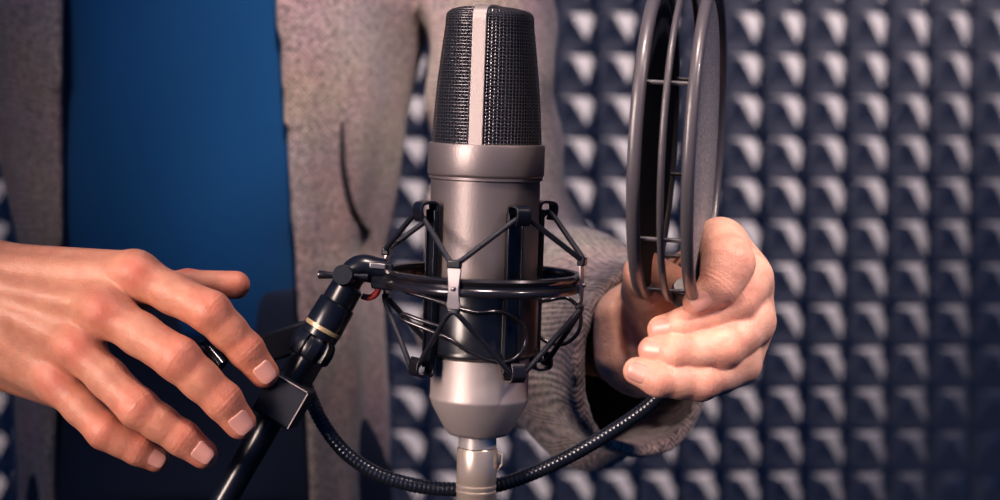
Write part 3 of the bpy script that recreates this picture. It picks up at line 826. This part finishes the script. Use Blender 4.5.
# shirt
F = Field((-.50, .25, .96), (.08, .66, 1.56), .005); sl, X, Y, Z = F.sub(F.lo, F.lo+F.h*F.n)
fold = .0030*np.sin(X*60+Z*9)*np.sin(Z*13+1)+.0016*np.sin(X*38-Z*30)
D = torso(X, Y, Z, .008)+fold
for s_ in (-1, 1): add_cone(F, D, V(TX+s_*.10, TY, 1.42), V(TX+s_*.15, TY, 1.38), .050, .045, .03, pad=.05)
D = np.maximum(D, Z-1.49); D = np.maximum(D, 1.04-Z)
v, q = surface_nets(F, D.astype(np.float32)); v = relax(v, q, 1)
np_mesh('shirt', v, q, M['shirt'], person)
# jacket: one shell of body and sleeves, open down the front
F = Field((-.62, .01, .80), (.14, .68, 1.53), .0040); sl, X, Y, Z = F.sub(F.lo, F.lo+F.h*F.n)
def jacket_body(X, Y, Z):
    ang = np.arctan2(X-TX, -(Y-TY)); drop = np.clip((1.36-Z)/.5, .15, 1)
    return torso(X, Y, Z, .020)+.0045*np.sin(ang*9+Z*3)*drop+.0035*np.sin(ang*16+1.3+Z*5)*drop+.0012*np.sin(Z*42+ang*5)
Do = jacket_body(X, Y, Z).astype(np.float32)
Ds = F.new()
for sh, el, ra in ((shR, elR, .047), (shL, elL, .042)):
    add_cone(F, Ds, sh, el, ra, .047, .02, pad=.06)
for el, wr, k_ in ((elR, wrR, 0), (elL, wrL+V(.004, 0, -.006), 1)):
    d = nrm(wr-el); add_cone(F, Ds, el, wr+d*.14, .051, .050 if k_ else .046, .03, pad=.06)
add_cone(F, Ds, P(515, 320, .32), P(600, 388, .15), .050, .044, .03, pad=.06)
add_cone(F, Ds, P(520, 270, .33), P(600, 330, .17), .048, .044, .03, pad=.06)
Ds = Ds+(.0040*np.sin(Z*62+X*40)*np.sin(X*30-Y*45)+.0022*np.sin(Z*95-Y*55+1+X*30)).astype(np.float32)
Do = smin(Do, Ds, .006)
Dj = np.maximum(Do, -(Do+.0075))
# cuffs, cut askew so that the opening shows
for wr, end, d in ((wrR, wrR+nrm(wrR-elR)*.02, nrm(wrR-elR)), (wrL, P(640, 350, .098), nrm(V(.60, -.78, 0)))):
    pl = ((X-end[0])*d[0]+(Y-end[1])*d[1]+(Z-end[2])*d[2]).astype(np.float32)
    near = np.sqrt((X-end[0])**2+(Y-end[1])**2+(Z-end[2])**2) < .17
    Dj = np.where(near, np.maximum(Dj, pl), Dj)
# front opening
zz = np.clip((Z-ZC)/.16, -1, 1)
xl = TX-.083+.006*zz; xr = TX+.074-.010*zz
op = np.maximum(np.maximum(xl-X, X-xr), Y-(TY-.02))
Dj = np.maximum(Dj, -op)
Dj = np.maximum(Dj, Z-1.50); Dj = np.maximum(Dj, .84-Z)
v, q = surface_nets(F, Dj.astype(np.float32)); v = relax(v, q, 2)
jacket = np_mesh('jacket', v, q, M['tweed'], person)
# pocket welt lying on the jacket front
def on_jacket(px, py):
    for yy in np.linspace(.25, .45, 400):
        p = P(px, py, yy)
        if float(jacket_body(p[0], p[1], p[2])) < 0: return P(px, py, yy-.0005)
    return P(px, py, .33)
wp_ = [on_jacket(*c) for c in ((342, 122), (342, 145), (343, 168), (347, 190), (353, 210), (361, 224), (369, 232))]
MB().tube(spline(wp_, 6), [.0010+.0016*math.sin(PI*i/36) for i in range(37)], 8).build('pocket_welt', M['seam'], person).parent = jacket
# trousers and shoes
F = Field((-.42, .28, .03), (.0, .66, 1.10), .006); sl, X, Y, Z = F.sub(F.lo, F.lo+F.h*F.n); D = np.maximum(torso(X, Y, Z, .009), .93-Z).astype(np.float32)
for s_ in (-1, 1):
    hp_ = V(TX+s_*.055, TY, .93); kn = V(TX+s_*.09, TY-.01, .50); an = V(TX+s_*.11, TY+.02, .07)
    add_cone(F, D, hp_, kn, .078, .068, .03, pad=.06); add_cone(F, D, kn, an, .070, .058, .02, pad=.06)
sl, X, Y, Z = F.sub(F.lo, F.lo+F.h*F.n); D = np.maximum(D, .05-Z).astype(np.float32); D = np.maximum(D, Z-1.075).astype(np.float32)
v, q = surface_nets(F, D); v = relax(v, q, 2); np_mesh('trousers', v, q, M['trouser'], person)
for s_ in (-1, 1):
    F = Field((TX+s_*.12-.09, TY-.24, -.01), (TX+s_*.12+.09, TY+.14, .14), .005); D = F.new()
    add_cone(F, D, V(TX+s_*.11, TY+.03, .05), V(TX+s_*.125, TY-.14, .045), .050, .042, .02, pad=.06); add_cone(F, D, V(TX+s_*.11, TY+.03, .05), V(TX+s_*.11, TY+.02, .09), .050, .048, .02, pad=.06)
    sl, X, Y, Z = F.sub(F.lo, F.lo+F.h*F.n); D = np.maximum(D, .002-Z).astype(np.float32)
    v, q = surface_nets(F, D); np_mesh('shoe', v, q, M['shoe'], person)
F = Field((TX-.13, TY-.16, 1.60), (TX+.13, TY+.14, 1.86), .005); D = F.new()
add_cone(F, D, V(TX, TY+.012, 1.68), V(TX, TY-.006, 1.735), .082, .090, .02, pad=.05); sl, X, Y, Z = F.sub(F.lo, F.lo+F.h*F.n)
D = np.maximum(D, -(Z-1.75)-(Y-(TY-.05))*2.2).astype(np.float32)
v, q = surface_nets(F, D); np_mesh('hair', v, q, M['hair'], person)

# ------------------------------------------------------------------ light
def area(name, loc, target, size, power, col, spread=180, shape='DISK', sy=None):
    l = bpy.data.lights.new(name, 'AREA'); l.energy = power; l.color = col; l.size = size; l.shape = shape; l.spread = math.radians(spread)
    if sy: l.shape = 'RECTANGLE'; l.size_y = sy
    o = bpy.data.objects.new(name, l); COL.objects.link(o); o.location = loc
    o.rotation_euler = (Vector(target)-Vector(loc)).to_track_quat('-Z', 'Y').to_euler(); return o
def spot(name, loc, target, power, col, angle, blend, r):
    l = bpy.data.lights.new(name, 'SPOT'); l.energy = power; l.color = col; l.spot_size = math.radians(angle); l.spot_blend = blend; l.shadow_soft_size = r
    o = bpy.data.objects.new(name, l); COL.objects.link(o); o.location = loc
    o.rotation_euler = (Vector(target)-Vector(loc)).to_track_quat('-Z', 'Y').to_euler(); return o
WARM = (1, .80, .70)
spot('key_light', (.06, -.46, ZC+1.0), (.0, .0, ZC+.01), 42, WARM, 25, .9, .10)
spot('panel_light', (-.55, -.9, ZC+.9), (-.33, .32, ZC+.08), 16, WARM, 16, 1.0, .1)
area('side_softbox', (-.72, -.75, ZC+.25), (-.05, .0, ZC+.02), .25, 1.7, WARM, 50, sy=.8)
Lw = V(.10, wall_y, ZC+.05)+2.2*nrm(V(1, -.62, 1.25))
spot('wall_light', tuple(Lw), (.06, wall_y, ZC+.06), 620, (1, .77, .65), 32, 1.0, .05)
spot('left_fill', (-.5, -.9, ZC+.5), (.10, .04, ZC-.02), 12, WARM, 10, .8, .05)
spot('hand_light', (.85, -.60, ZC+.80), (.13, .01, ZC+.005), 92, (1, .80, .70), 11, .9, .10)
spot('jacket_light', (.05, -.45, ZC+1.05), (-.08, .34, ZC+.17), 165, (1, .80, .74), 14.5, 1.0, .10)
w = bpy.data.worlds.new('world'); S.world = w; w.use_nodes = True
bg = w.node_tree.nodes['Background']; bg.inputs[0].default_value = (.010, .062, .19, 1); bg.inputs[1].default_value = 1.0

# ------------------------------------------------------------------ camera
cam = bpy.data.cameras.new('camera'); co_ = bpy.data.objects.new('camera', cam); COL.objects.link(co_)
co_.location = (0, -1, ZC); co_.rotation_euler = (PI/2, 0, 0)
cam.sensor_width = 36; cam.lens = 72; cam.dof.use_dof = True; cam.dof.focus_distance = .99; cam.dof.aperture_fstop = 6.5
cam.clip_start = .01
S.camera = co_
S.view_settings.view_transform = 'Standard'; S.view_settings.look = 'Medium High Contrast'; S.view_settings.exposure = 0; S.view_settings.gamma = 1
for o in bpy.data.objects:
    if 'world_verts' in o: del o['world_verts']
